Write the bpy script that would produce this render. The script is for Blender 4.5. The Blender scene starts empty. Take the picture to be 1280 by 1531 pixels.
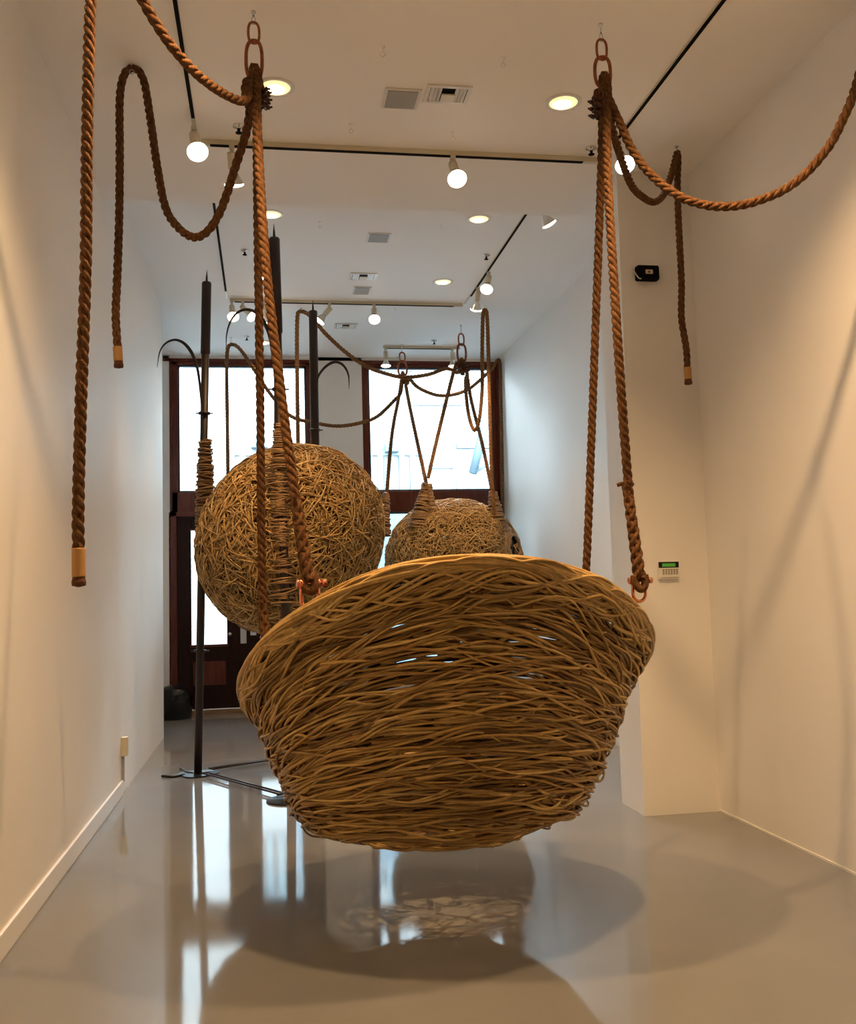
import bpy, bmesh, math, random
import numpy as np
from mathutils import Vector, Matrix
random.seed(7); rng = np.random.default_rng(11)
PI = math.pi
scene = bpy.context.scene
C = scene.collection

# ------------------------------------------------------------------ camera
FPX, YAW, PITCH, ROLL, HC = 1474.0, .163, .0825, .027, 1.45
_cy, _sy, _cp, _sp = math.cos(YAW), math.sin(YAW), math.cos(PITCH), math.sin(PITCH)
FW = np.array([_sy*_cp, _cy*_cp, _sp]); _r = np.array([_cy, -_sy, 0.]); _u = np.cross(_r, FW)
_c, _s = math.cos(ROLL), math.sin(ROLL)
RT = _c*_r - _s*_u; UP = _s*_r + _c*_u
O = np.array([0, 0, HC])
def ray(x, y): return FW + RT*(x-640)/FPX - UP*(y-765.5)/FPX
def UY(x, y, D): d = ray(x, y); return O + d*(D/d[1])          # point of the room plane y = D
def UZ(x, y, Z): d = ray(x, y); return O + d*((Z-HC)/d[2])     # point of the level z = Z
cd = bpy.data.cameras.new('camera'); cam = bpy.data.objects.new('camera', cd); C.objects.link(cam)
cd.sensor_fit = 'VERTICAL'; cd.sensor_height = 36; cd.sensor_width = 36
cd.lens = FPX*36/1531; cd.clip_start = .05; cd.clip_end = 200
m = Matrix.Identity(4)
for i in range(3):
    m[i][0] = RT[i]; m[i][1] = UP[i]; m[i][2] = -FW[i]; m[i][3] = O[i]
cam.matrix_world = m; scene.camera = cam
scene.view_settings.view_transform = 'Standard'; scene.view_settings.look = 'None'
scene.view_settings.gamma = 1; scene.view_settings.use_curve_mapping = False
scene.view_settings.exposure = .15

# ------------------------------------------------------------------ materials
def mat(name, col, rough=.6, metal=0, spec=.5, noise=None, bump=None, emit=None, coat=0):
    M = bpy.data.materials.new(name); M.use_nodes = True
    n, l = M.node_tree.nodes, M.node_tree.links; b = n['Principled BSDF']
    b.inputs['Base Color'].default_value = (*col, 1); b.inputs['Roughness'].default_value = rough
    b.inputs['Metallic'].default_value = metal; b.inputs['Specular IOR Level'].default_value = spec
    b.inputs['Coat Weight'].default_value = coat
    tc = n.new('ShaderNodeTexCoord')
    if noise:   # (scale, second colour, detail, stretch)
        sc, c2, det, st = noise
        mp = n.new('ShaderNodeMapping'); mp.inputs['Scale'].default_value = st
        t = n.new('ShaderNodeTexNoise'); t.inputs['Scale'].default_value = sc; t.inputs['Detail'].default_value = det
        r = n.new('ShaderNodeValToRGB'); r.color_ramp.elements[0].position = .35; r.color_ramp.elements[1].position = .65
        r.color_ramp.elements[0].color = (*col, 1); r.color_ramp.elements[1].color = (*c2, 1)
        l.new(tc.outputs['Object'], mp.inputs[0]); l.new(mp.outputs[0], t.inputs['Vector']); l.new(t.outputs['Fac'], r.inputs[0])
        l.new(r.outputs[0], b.inputs['Base Color'])
    if bump:    # (scale, strength, distance)
        t = n.new('ShaderNodeTexNoise'); t.inputs['Scale'].default_value = bump[0]; t.inputs['Detail'].default_value = 4
        bp = n.new('ShaderNodeBump'); bp.inputs['Strength'].default_value = bump[1]; bp.inputs['Distance'].default_value = bump[2]
        l.new(tc.outputs['Object'], t.inputs['Vector']); l.new(t.outputs['Fac'], bp.inputs['Height']); l.new(bp.outputs[0], b.inputs['Normal'])
    if emit:
        b.inputs['Emission Color'].default_value = (*emit[0], 1); b.inputs['Emission Strength'].default_value = emit[1]
    return M
def island_mat(name, cols, rough, bump=None, spec=.4, fleck=.25):
    """every rod of a weave has its own colour"""
    M = bpy.data.materials.new(name); M.use_nodes = True
    n, l = M.node_tree.nodes, M.node_tree.links; b = n['Principled BSDF']
    g = n.new('ShaderNodeNewGeometry'); r = n.new('ShaderNodeValToRGB'); cr = r.color_ramp
    while len(cr.elements) < len(cols): cr.elements.new(.5)
    for i, c in enumerate(cols):
        cr.elements[i].position = i/(len(cols)-1); cr.elements[i].color = (*c, 1)
    l.new(g.outputs['Random Per Island'], r.inputs[0])
    tc = n.new('ShaderNodeTexCoord'); t = n.new('ShaderNodeTexNoise'); t.inputs['Scale'].default_value = 38; t.inputs['Detail'].default_value = 5
    l.new(tc.outputs['Object'], t.inputs['Vector'])
    mx = n.new('ShaderNodeMix'); mx.data_type = 'RGBA'; mx.blend_type = 'MULTIPLY'; mx.inputs[0].default_value = fleck*2
    l.new(r.outputs[0], mx.inputs[6]); l.new(t.outputs['Fac'], mx.inputs[7]); l.new(mx.outputs[2], b.inputs['Base Color'])
    b.inputs['Roughness'].default_value = rough; b.inputs['Specular IOR Level'].default_value = spec
    if bump:
        bp = n.new('ShaderNodeBump'); bp.inputs['Strength'].default_value = bump[0]; bp.inputs['Distance'].default_value = bump[1]
        l.new(t.outputs['Fac'], bp.inputs['Height']); l.new(bp.outputs[0], b.inputs['Normal'])
    return M
M_wall = mat('wall_paint', (.82, .80, .77), .55, bump=(14, .12, .01), noise=(1.2, (.84, .82, .79), 3, (1, 1, 1)))
M_ceil = mat('ceiling_paint', (.93, .91, .88), .7, bump=(20, .08, .01))
M_base = mat('baseboard_paint', (.82, .80, .76), .35)
M_wood = mat('mahogany', (.14, .030, .013), .3, noise=(7, (.085, .016, .008), 6, (6, 6, .6)), spec=.3)
M_wood2 = mat('dark_mahogany', (.024, .005, .003), .45, noise=(7, (.014, .003, .002), 6, (6, 6, .6)), spec=.2)
M_gasket = mat('window_gasket', (.03, .03, .045), .4)
M_thresh = mat('oak_threshold', (.30, .19, .09), .5, noise=(5, (.2, .12, .06), 4, (1, 8, 8)))
M_iron = mat('blackened_steel', (.016, .008, .006), .5, metal=.15, noise=(9, (.028, .012, .008), 5, (1, 1, .3)))
M_plate = mat('steel_plate', (.03, .034, .036), .35, metal=.7)
M_black = mat('black_plastic', (.004, .004, .005), .18, spec=.35)
M_blackm = mat('black_matt', (.006, .006, .006), .9, spec=.1)
M_white = mat('white_enamel', (.75, .73, .68), .35)
M_cream = mat('cream_enamel', (.62, .56, .42), .4)
M_grey = mat('grey_grille', (.36, .35, .32), .6)
M_copper = mat('rusty_copper_steel', (.34, .10, .045), .35, metal=.7, noise=(60, (.20, .06, .03), 4, (1, 1, 1)))
M_bolt = mat('rusty_bolts', (.07, .025, .014), .5, metal=.5)
M_shackle = mat('copper_shackle', (.75, .30, .18), .25, metal=.9)
M_chrome = mat('chrome', (.6, .62, .65), .2, metal=1)
M_glassbulb = mat('bulb_reflector', (.75, .72, .65), .15, metal=.6)
M_bulb = mat('lit_bulb_face', (1, .9, .8), .4, emit=((1, .80, .62), 14))
M_bulbdim = mat('lit_bulb_rim', (1, .9, .8), .4, emit=((1, .84, .62), 4))
M_can = mat('lit_reflector_can', (.95, .8, .5), .3, emit=((1, .72, .34), 1.1))
M_canlamp = mat('downlight_lamp', (1, .9, .8), .3, emit=((1, .80, .55), 12))
M_rope = mat('manila_rope', (.165, .080, .034), .9, noise=(90, (.075, .032, .013), 5, (1, 1, .35)), bump=(160, .9, .004), spec=.12)
M_rope2 = mat('pale_manila_rope', (.27, .135, .052), .75, noise=(90, (.15, .07, .028), 5, (1, 1, .35)), bump=(160, .7, .004), spec=.12)
M_whip = mat('twine_whipping', (.45, .24, .08), .7, bump=(120, .5, .003))
M_cut = mat('rope_end_grain', (.10, .035, .015), .9, bump=(150, .8, .004))
M_rod = island_mat('willow_rods', [(.15, .072, .022), (.68, .42, .13), (.38, .205, .06), (.88, .60, .22), (.23, .115, .034), (.76, .485, .16)], .34, (.35, .004), fleck=.2)
M_inner_shade = island_mat('willow_inner_rods_shade', [(.05, .02, .008), (.12, .05, .018), (.08, .034, .012)], .6)  # coloured darker to stand for shade in the gaps between outer rods
M_rim = island_mat('willow_rim_rods', [(.28, .15, .045), (.78, .50, .165), (.50, .29, .085), (.92, .63, .23), (.38, .21, .06)], .38, (.3, .004), fleck=.3)
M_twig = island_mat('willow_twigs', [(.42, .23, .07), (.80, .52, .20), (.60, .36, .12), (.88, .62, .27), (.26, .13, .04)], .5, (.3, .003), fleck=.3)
M_twigin_shade = island_mat('willow_twigs_inner_shade', [(.07, .032, .012), (.15, .075, .028)], .6)  # inner twigs darkened, the shade behind the holes put into their colour
M_bind = island_mat('willow_binding', [(.30, .16, .06), (.50, .30, .13), (.40, .23, .09)], .5, (.3, .003), fleck=.3)
M_lcd = mat('green_lcd', (.06, .22, .03), .2, emit=((.10, .40, .04), .25))
M_keys = mat('keypad_keys', (.22, .18, .13), .5)
M_label = mat('paper_label', (.6, .52, .40), .6)
M_card = mat('white_card', (.6, .6, .62), .5)

# glossy floor: poured grey resin with a slight ripple
M_floor = bpy.data.materials.new('polished_resin_floor'); M_floor.use_nodes = True
n, l = M_floor.node_tree.nodes, M_floor.node_tree.links; b = n['Principled BSDF']
tc = n.new('ShaderNodeTexCoord'); t = n.new('ShaderNodeTexNoise'); t.inputs['Scale'].default_value = .8; t.inputs['Detail'].default_value = 7
r = n.new('ShaderNodeValToRGB'); r.color_ramp.elements[0].position = .3; r.color_ramp.elements[1].position = .7
r.color_ramp.elements[0].color = (.215, .218, .22, 1); r.color_ramp.elements[1].color = (.25, .253, .255, 1)
l.new(tc.outputs['Object'], t.inputs['Vector']); l.new(t.outputs['Fac'], r.inputs[0]); l.new(r.outputs[0], b.inputs['Base Color'])
b.inputs['Roughness'].default_value = .06; b.inputs['Specular IOR Level'].default_value = .40
t2 = n.new('ShaderNodeTexNoise'); t2.inputs['Scale'].default_value = 2.2; t2.inputs['Detail'].default_value = 2
bp = n.new('ShaderNodeBump'); bp.inputs['Strength'].default_value = .12; bp.inputs['Distance'].default_value = .003
l.new(tc.outputs['Object'], t2.inputs['Vector']); l.new(t2.outputs['Fac'], bp.inputs['Height']); l.new(bp.outputs[0], b.inputs['Normal'])

# window glass: clear pane, passes light, reflects by fresnel
M_glass = bpy.data.materials.new('window_glass'); M_glass.use_nodes = True
n, l = M_glass.node_tree.nodes, M_glass.node_tree.links; n.remove(n['Principled BSDF'])
tr = n.new('ShaderNodeBsdfTransparent'); tr.inputs[0].default_value = (.93, .97, .98, 1)
gl = n.new('ShaderNodeBsdfGlossy'); gl.inputs['Roughness'].default_value = .02
fr = n.new('ShaderNodeFresnel'); fr.inputs[0].default_value = 1.45
mx = n.new('ShaderNodeMixShader'); l.new(fr.outputs[0], mx.inputs[0]); l.new(tr.outputs[0], mx.inputs[1]); l.new(gl.outputs[0], mx.inputs[2])
l.new(mx.outputs[0], n['Material Output'].inputs[0])

# ------------------------------------------------------------------ mesh tools
class MB:
    """collects vertices and faces of ONE mesh"""
    def __init__(s): s.v = []; s.f = []; s.n = 0; s.sm = []
    def add(s, v, f, smooth=True):
        v = np.asarray(v, float).reshape(-1, 3); f = np.asarray(f, int)
        s.v.append(v); s.f.append((f + s.n, smooth)); s.n += len(v)
    def box(s, lo, hi):
        x0, y0, z0 = lo; x1, y1, z1 = hi
        v = [(x0,y0,z0),(x1,y0,z0),(x1,y1,z0),(x0,y1,z0),(x0,y0,z1),(x1,y0,z1),(x1,y1,z1),(x0,y1,z1)]
        s.add(v, [(0,3,2,1),(4,5,6,7),(0,1,5,4),(1,2,6,5),(2,3,7,6),(3,0,4,7)], False)
    def tubes(s, P, R, k=6, cap=True, closed=False):
        """P (M,N,3) centre lines, R (M,N) or scalar radii"""
        P = np.asarray(P, float)
        if P.ndim == 2: P = P[None]
        Mn, N, _ = P.shape; R = np.broadcast_to(np.asarray(R, float), (Mn, N))
        if closed: T = np.roll(P, -1, 1) - np.roll(P, 1, 1)
        else: T = np.gradient(P, axis=1)
        T = T/(np.linalg.norm(T, axis=2, keepdims=True)+1e-12)
        ref = np.zeros((Mn, 3)); ax = np.argmin(np.abs(T[:, 0]), axis=1); ref[np.arange(Mn), ax] = 1
        A = np.zeros_like(P); a = np.cross(T[:, 0], ref); a /= np.linalg.norm(a, axis=1, keepdims=True); A[:, 0] = a
        for i in range(1, N):
            a = a - (a*T[:, i]).sum(1, keepdims=True)*T[:, i]; a /= np.linalg.norm(a, axis=1, keepdims=True)+1e-12; A[:, i] = a
        B = np.cross(T, A)
        if closed and N > 3:      # spread the closing twist evenly
            a2 = A[:, -1] - (A[:, -1]*T[:, 0]).sum(1, keepdims=True)*T[:, 0]
            ang = np.arctan2((a2*B[:, 0]).sum(1), (a2*A[:, 0]).sum(1))
            w = -(np.arange(N)/N)[None, :]*ang[:, None]
            A, B = A*np.cos(w)[..., None]+B*np.sin(w)[..., None], -A*np.sin(w)[..., None]+B*np.cos(w)[..., None]
        th = np.arange(k)*2*PI/k
        V = P[:, :, None] + R[:, :, None, None]*(A[:, :, None]*np.cos(th)[None, None, :, None] + B[:, :, None]*np.sin(th)[None, None, :, None])
        idx = np.arange(Mn*N*k).reshape(Mn, N, k)
        if closed: i0, i1 = idx, np.roll(idx, -1, 1)
        else: i0, i1 = idx[:, :-1], idx[:, 1:]
        F = np.stack([i0, np.roll(i0, -1, 2), np.roll(i1, -1, 2), i1], -1).reshape(-1, 4)
        s.add(V, F)
        if cap and not closed:
            s.f.append((idx[:, 0, ::-1].reshape(-1, k) + s.n - Mn*N*k, False)); s.f.append((idx[:, -1].reshape(-1, k) + s.n - Mn*N*k, False))
    def lathe(s, prof, k=24, at=(0,0,0), axis=None, cap=True):
        """prof: (r, z) pairs turned about an axis"""
        prof = np.asarray(prof, float); N = len(prof); th = np.arange(k)*2*PI/k
        V = np.stack([prof[:, None, 0]*np.cos(th), prof[:, None, 0]*np.sin(th), np.broadcast_to(prof[:, None, 1], (N, k))], -1).reshape(-1, 3)
        if axis is not None:
            q = np.array(Vector((0,0,1)).rotation_difference(Vector(axis)).to_matrix()); V = V @ q.T
        V = V + np.asarray(at); idx = np.arange(N*k).reshape(N, k)
        F = np.stack([idx[:-1], np.roll(idx[:-1], -1, 1), np.roll(idx[1:], -1, 1), idx[1:]], -1).reshape(-1, 4)
        s.add(V, F)
        if cap:
            s.f.append((idx[0, ::-1][None] + s.n - N*k, False)); s.f.append((idx[-1][None] + s.n - N*k, False))
    def build(s, name, M, parent=None):
        me = bpy.data.meshes.new(name); V = np.concatenate(s.v)
        loops = np.concatenate([f.ravel() for f, _ in s.f]); sizes = np.concatenate([np.full(len(f), f.shape[1]) for f, _ in s.f])
        sm = np.concatenate([np.full(len(f), q) for f, q in s.f])
        me.vertices.add(len(V)); me.vertices.foreach_set('co', V.ravel())
        me.loops.add(len(loops)); me.loops.foreach_set('vertex_index', loops.astype(np.int32))
        me.polygons.add(len(sizes)); st = np.concatenate([[0], np.cumsum(sizes)[:-1]])
        me.polygons.foreach_set('loop_start', st.astype(np.int32)); me.polygons.foreach_set('loop_total', sizes.astype(np.int32))
        me.polygons.foreach_set('use_smooth', sm.astype(bool)); me.update(calc_edges=True); me.validate()
        me.materials.append(M); o = bpy.data.objects.new(name, me); C.objects.link(o)
        if parent: o.parent = parent; o.matrix_parent_inverse = parent.matrix_world.inverted()
        return o
def empty(name, loc=(0,0,0)):
    o = bpy.data.objects.new(name, None); C.objects.link(o); o.location = [float(q) for q in loc]
    o.matrix_world = Matrix.Translation(o.location); o.empty_display_size = .05; return o
def tag(o, label, cat, group=None, kind=None):
    o['label'] = label; o['category'] = cat
    if group: o['group'] = group
    if kind: o['kind'] = kind
    return o
def struct(name, mb, M, label=None):
    o = mb.build(name, M); o['kind'] = 'structure'
    if label: o['label'] = label
    return o
def boxm(lo, hi): q = MB(); q.box(lo, hi); return q
def bevel(o, w=.004, seg=2):
    md = o.modifiers.new('bevel', 'BEVEL'); md.width = w; md.segments = seg; md.limit_method = 'ANGLE'; return o
def spline(pts, n):
    """Catmull-Rom through points, resampled evenly"""
    p = np.asarray(pts, float); p = np.vstack([2*p[0]-p[1], p, 2*p[-1]-p[-2]]); out = []
    for i in range(1, len(p)-2):
        t = np.linspace(0, 1, 24, endpoint=False)[:, None]
        out.append(.5*((2*p[i])+(-p[i-1]+p[i+1])*t+(2*p[i-1]-5*p[i]+4*p[i+1]-p[i+2])*t**2+(-p[i-1]+3*p[i]-3*p[i+1]+p[i+2])*t**3))
    out.append(p[-2][None]); q = np.concatenate(out)
    d = np.concatenate([[0], np.cumsum(np.linalg.norm(np.diff(q, axis=0), axis=1))])
    s_ = np.linspace(0, d[-1], n); return np.stack([np.interp(s_, d, q[:, i]) for i in range(3)], -1), d[-1]
def frames(P, closed=False):
    T = np.gradient(P, axis=0); T /= np.linalg.norm(T, axis=1, keepdims=True)+1e-12
    ref = np.eye(3)[np.argmin(np.abs(T[0]))]; a = np.cross(T[0], ref); a /= np.linalg.norm(a); A = [a]
    for i in range(1, len(P)):
        a = a - (a@T[i])*T[i]; a = a/np.linalg.norm(a); A.append(a)
    A = np.array(A); return T, A, np.cross(T, A)
def rope_mb(pts, R=.021, mb=None, pitch=None, per=12, k=7):
    """three strands laid round a centre line"""
    mb = mb or MB(); pitch = pitch or 5.6*R
    _, L = spline(pts, 10); n = max(12, int(L/pitch*per)); P, L = spline(pts, n); T, A, B = frames(P)
    s_ = np.linspace(0, L, n); st = []
    for j in range(3):
        w = -2*PI*s_/pitch + j*2*PI/3
        st.append(P + .50*R*(A*np.cos(w)[:, None] + B*np.sin(w)[:, None]))
    mb.tubes(np.array(st), .54*R, k); return mb
def ring(mb, c, a, bb, ra, rb, r, straight=0, k=10, n=40):
    """closed oval link: centre c, axes a (half width ra) and bb (half length rb)"""
    t = np.arange(n)*2*PI/n; ct, st_ = np.cos(t), np.sin(t)
    e = 2.6; X = np.sign(ct)*np.abs(ct)**(2/e)*ra; Y = np.sign(st_)*np.abs(st_)**(2/e)*rb
    P = np.asarray(c) + X[:, None]*np.asarray(a) + Y[:, None]*np.asarray(bb); mb.tubes(P, r, k, closed=True)

# ------------------------------------------------------------------ room shell
XL, XR, XRF, XP, YP0, YP1 = -1.105, 2.865, 3.18, 2.352, 6.12, 6.53
H1, H2, YE, YB, YL, YN = 4.25, 4.62, 6.93, 12.95, 10.93, -4.5
XREC = -1.45
struct('floor', boxm((-2, YN-.2, -.2), (3.6, 13.2, 0)), M_floor, 'polished grey resin floor')
struct('ceiling', boxm((-2, YE-.05, H2), (3.6, 13.2, H2+.25)), M_ceil, 'white ceiling')
struct('trim_1', boxm((-2, YN-.2, H1), (3.6, YE, H2+.25)), M_ceil, 'lowered front part of the ceiling')
struct('wall_left', boxm((XL-.5, YN, -.05), (XL, YL, H2+.1)), M_wall, 'long white wall on the left')
struct('wall_recess', boxm((XREC-.15, YL-.05, -.05), (XREC, YB+.1, H2+.1)), M_wall)
q = MB(); q.box((XR, YN, -.05), (3.5, YP0, H1+.1)); struct('wall_right', q, M_wall, 'white wall on the right')
struct('wall_pillar', boxm((XP, YP0, -.05), (3.5, YP1, H2+.1)), M_wall, 'square white pillar against the right wall')
struct('wall_right_far', boxm((XRF, YP1-.05, -.05), (3.5, YB+.1, H2+.1)), M_wall)
struct('wall_near', boxm((-2, YN-.2, -.05), (3.6, YN, H1+.1)), M_wall)
ZT = 4.575
q = MB(); q.box((XREC-.1, YB, -.05), (-1.22, YB+.2, H2+.1)); q.box((.66, YB, -.05), (1.28, YB+.2, H2+.1))
q.box((-1.3, YB, ZT), (XRF+.1, YB+.2, H2+.1)); q.box((XRF-.005, YB, -.05), (XRF+.2, YB+.2, H2+.1)); q.box((1.28, YB, -.05), (XRF, YB+.2, .3))
struct('wall_back', q, M_wall, 'white street wall between the two windows')
bevel(struct('baseboard_left', boxm((XL-.002, YN, 0), (XL+.016, 7.85, .112)), M_base, 'white baseboard'), .006)
struct('baseboard_right', boxm((XR-.006, YN, 0), (XR+.002, YP0, .012)), M_base)

# windows with their mahogany frames
def window(nm, x0, x1, z0, z1, jl, jr, head, sill, lab):
    y0, y1 = YB+.02, YB+.14; q = MB()
    q.box((x0, y0, z0), (x0+jl, y1, z1)); q.box((x1-jr, y0, z0), (x1, y1, z1))
    q.box((x0, y0, z1-head), (x1, y1, z1)); q.box((x0, y0, z0), (x1, y1, z0+sill))
    o = struct(nm, q, M_wood, lab); bevel(o, .005)
    g = .022; a0, a1, c0, c1 = x0+jl, x1-jr, z0+sill, z1-head
    q = MB(); q.box((a0, y0+.03, c0), (a0+g, y1-.03, c1)); q.box((a1-g, y0+.03, c0), (a1, y1-.03, c1))
    q.box((a0, y0+.03, c1-g), (a1, y1-.03, c1)); q.box((a0, y0+.03, c0), (a1, y1-.03, c0+g)); q.build('window_gasket', M_gasket, o)
    boxm((a0+.01, y0+.06, c0+.01), (a1-.01, y0+.066, c1-.01)).build('window_pane', M_glass, o)
    return o
window('window_1', -1.22, .66, 2.575, ZT, .10, .12, .07, .26, 'upper mahogany framed window on the left')
window('window_2', 1.28, XRF, 2.565, ZT, .085, .115, .07, .26, 'upper mahogany framed window on the right')
window('window_3', 1.28, XRF, .3, 2.565, .085, .115, .02, .2, 'lower right window')
q = MB(); q.box((-1.30, YB-.012, ZT-.03), (.70, YB+.03, ZT+.006)); q.box((1.24, YB-.012, ZT-.03), (XRF, YB+.03, ZT+.006))
q.box((-1.22, YB-.012, 2.60), (-1.19, YB+.03, ZT)); q.box((XRF-.05, YB-.015, 2.5), (XRF-.002, YB+.03, ZT))
struct('trim_2', q, M_wood)

# entrance door below the left window
q = MB(); q.box((-1.24, YB+.0, 0), (-1.14, YB+.15, 2.58)); q.box((.56, YB+.0, 0), (.66, YB+.15, 2.58)); q.box((-1.24, YB, 2.52), (.66, YB+.15, 2.58))
bevel(struct('trim_3', q, M_wood), .005)
def door(nm, x0, x1, gx0, gx1, gz0, gz1, lab):
    y0, y1 = YB+.05, YB+.10; q = MB()
    q.box((x0, y0, .06), (gx0, y1, 2.52)); q.box((gx1, y0, .06), (x1, y1, 2.52)); q.box((gx0, y0, gz1), (gx1, y1, 2.52)); q.box((gx0, y0, .06), (gx1, y1, gz0))
    o = struct(nm, q, M_wood2, lab); bevel(o, .004)
    p = MB(); p.box((gx0+.02, y0-.012, .36), (gx1-.02, y0+.01, .66)); bevel(p.build('door_panel', M_wood, o), .012)
    p = MB(); p.box((gx0-.02, y0-.012, gz0-.03), (gx1+.02, y0+.01, gz0)); p.box((gx0-.02, y0-.012, gz1), (gx1+.02, y0+.01, gz1+.02)); p.build('door_molding', M_wood, o)
    boxm((gx0-.005, y0+.02, gz0-.005), (gx1+.005, y0+.026, gz1+.005)).build('door_pane', M_glass, o)
    return o
d1 = door('door_1', -1.14, -.445, -.965, -.52, .875, 2.34, 'dark mahogany door with a tall glass pane')
d2 = door('door_2', -.447, .56, -.10, .40, .875, 2.34, 'second dark mahogany door leaf')
boxm((-.36+.01, YB+.035, .875), (-.275, YB+.05, 1.35)).build('push_plate', M_card, d2)
q = MB(); q.lathe([(.0, 0), (.018, 0), (.018, .03), (.026, .035), (.026, .05), (0, .055)], 16, (-.485, YB+.05, 1.0), (0, -1, 0), False); q.build('door_knob', M_chrome, d1)
tag(boxm((-.225, YB+.03, .975), (-.15, YB+.05, 1.12)).build('door_notice', M_card), 'small white notice on the dark street door', 'notice')
struct('trim_4', boxm((-1.22, YB-.06, 0), (.66, YB+.16, .055)), M_thresh, 'oak threshold of the street door')

# ------------------------------------------------------------------ outside: street and the pale house opposite
YF = 20.5
M_fac = mat('pale_render', (.17, .178, .175), .8); M_corr = mat('pale_corrugated_metal', (.08, .118, .13), .6); M_shut = mat('pale_blue_metal', (.04, .072, .09), .5)
M_out = mat('pavement', (.28, .29, .30), .9); M_brace = mat('weathered_steel', (.032, .056, .07), .6); M_facy = mat('cream_render', (.18, .178, .148), .8)
struct('ground', boxm((-16, 13.2, -.25), (20, 34, -.1)), M_out)
fac = empty('facade_building', (1, YF, -.1)); tag(fac, 'pale sunlit building across the street seen through the windows', 'building')
def fp(nm, x0, x1, z0, z1, dy, M): return boxm((x0, YF-dy, z0), (x1, YF+.1, z1)).build(nm, M, fac)
def F(x, y): v = UY(x, y, YF); return v[0], v[2]
boxm((-14, YF, -.1), (18, YF+4, 7.2)).build('facade_wall', M_fac, fac)
for (xa, ya, xb, yb, dy, M, nm) in [
    (574, 666, 594, 678, .35, M_shut, 'air_conditioner'), (376, 656, 400, 672, .35, M_shut, 'air_conditioner'),
    (620, 540, 684, 600, .04, M_facy, 'upper_window'), (632, 612, 674, 738, .05, M_facy, 'white_door'),
    (682, 664, 735, 671, .12, M_shut, 'ledge'), (640, 697, 677, 701, .10, M_shut, 'ledge'), (552, 676, 632, 681, .06, M_corr, 'ledge'), (340, 676, 458, 681, .06, M_corr, 'ledge'),
    (682, 718, 740, 740, .05, M_corr, 'brick_panel'), (552, 552, 628, 556, .05, M_corr, 'cornice'), (346, 550, 450, 554, .05, M_corr, 'cornice')]:
    (x0, z1), (x1, z0) = F(xa, ya), F(xb, yb); fp(nm, x0, x1, z0, z1, dy, M)
(x0, z1), (x1, z0) = F(620, 540), F(684, 600)
fr_ = MB(); 
for a in ((x0-.08, z0, x0, z1), (x1, z0, x1+.08, z1), (x0-.08, z0-.1, x1+.08, z0)): fr_.box((a[0], YF-.1, a[1]), (a[2], YF, a[3]))
fr_.build('window_surround', M_corr, fac)
for (xa, xb) in ((548, 630), (343, 458)):
    (x0, z1), (x1, z0) = F(xa, 682), F(xb, 760); q = MB(); n_ = max(2, int((x1-x0)/.22))
    for i in range(n_): xx = x0+(x1-x0)*i/n_; q.box((xx, YF-.09, z0), (xx+.11, YF, z1))
    q.build('corrugated_siding', M_corr, fac)
for xx in (568, 571, 601, 628, 378, 414, 444):
    a, _ = F(xx, 600); fp('panel_joint', a, a+.03, 3.4, 5.9, .015, M_corr)
p0, p1, p2 = UY(731, 610, YF-1.2), UY(707, 708, YF-1.2), UY(735, 690, YF-1.2)
q = MB(); q.tubes([[p0, p1]], .09, 4); q.tubes([[p1, p2]], .03, 4); q.build('steel_brace', M_brace, fac)
(x0, z1), (x1, z0) = F(572, 769), F(640, 805); boxm((x0-2, 17.2, -.1), (x1+3, 18.6, z1+.05)).build('parked_van', M_shut)
v_ = bpy.data.objects['parked_van']; bevel(v_, .12, 3); tag(v_, 'blue grey van top seen low through the right window', 'van')

# ------------------------------------------------------------------ woven rods
def unit(v): return v/(np.linalg.norm(v, axis=-1, keepdims=True)+1e-12)

# ---- the big hanging bowl
BC = np.array([.8018, 4.487]); ZB = .352
RX, RY = .928, .810
gk = np.array([0, .012, .05, .12, .22, .36, .52, .68, .82, .91, .96, 1.0])
rk = np.array([0, .310, .460, .622, .700, .764, .828, .872, .915, .972, .99, 1.0])
def rimz(th):
    s_, c_ = np.sin(th), np.cos(th)
    return 1.182 - .3406*s_ + .0349*c_ + .0121*np.sin(2*th) - .0864*np.cos(2*th) - .0095*np.sin(3*th) + .0051*np.cos(3*th)
def bowl(th, g, off=0.):
    rho = np.interp(g, gk, rk); wob = 1 + .008*np.sin(3*th+1)*g + .007*np.sin(5*th+2)
    x = BC[0] + (RX*rho*wob+off)*np.cos(th) - .040*(1-g); y = BC[1] + (RY*rho*wob+off)*np.sin(th)
    zz = ZB + (rimz(th)-ZB)*g - .30*rho*(1-g)*np.clip(np.sin(th), 0, 1) - off*.6*(1-np.clip(g*2.2, 0, 1))  # unseen far belly shaped lower to block the window's reflection on the floor
    return np.stack([x, y, zz], -1)
basket = empty('hanging_basket', (BC[0], BC[1], ZB))
tag(basket, 'huge bowl shaped willow basket hung from four ropes in the foreground', 'basket')
# inner dense courses, gap shade put into their dark colour
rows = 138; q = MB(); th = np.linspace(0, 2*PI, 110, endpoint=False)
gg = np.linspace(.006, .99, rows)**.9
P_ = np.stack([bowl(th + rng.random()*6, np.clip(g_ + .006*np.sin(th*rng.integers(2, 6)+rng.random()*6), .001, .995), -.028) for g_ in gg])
q.tubes(P_, .0055, 5, closed=True); q.build('inner_weave', M_inner_shade, basket)
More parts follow.
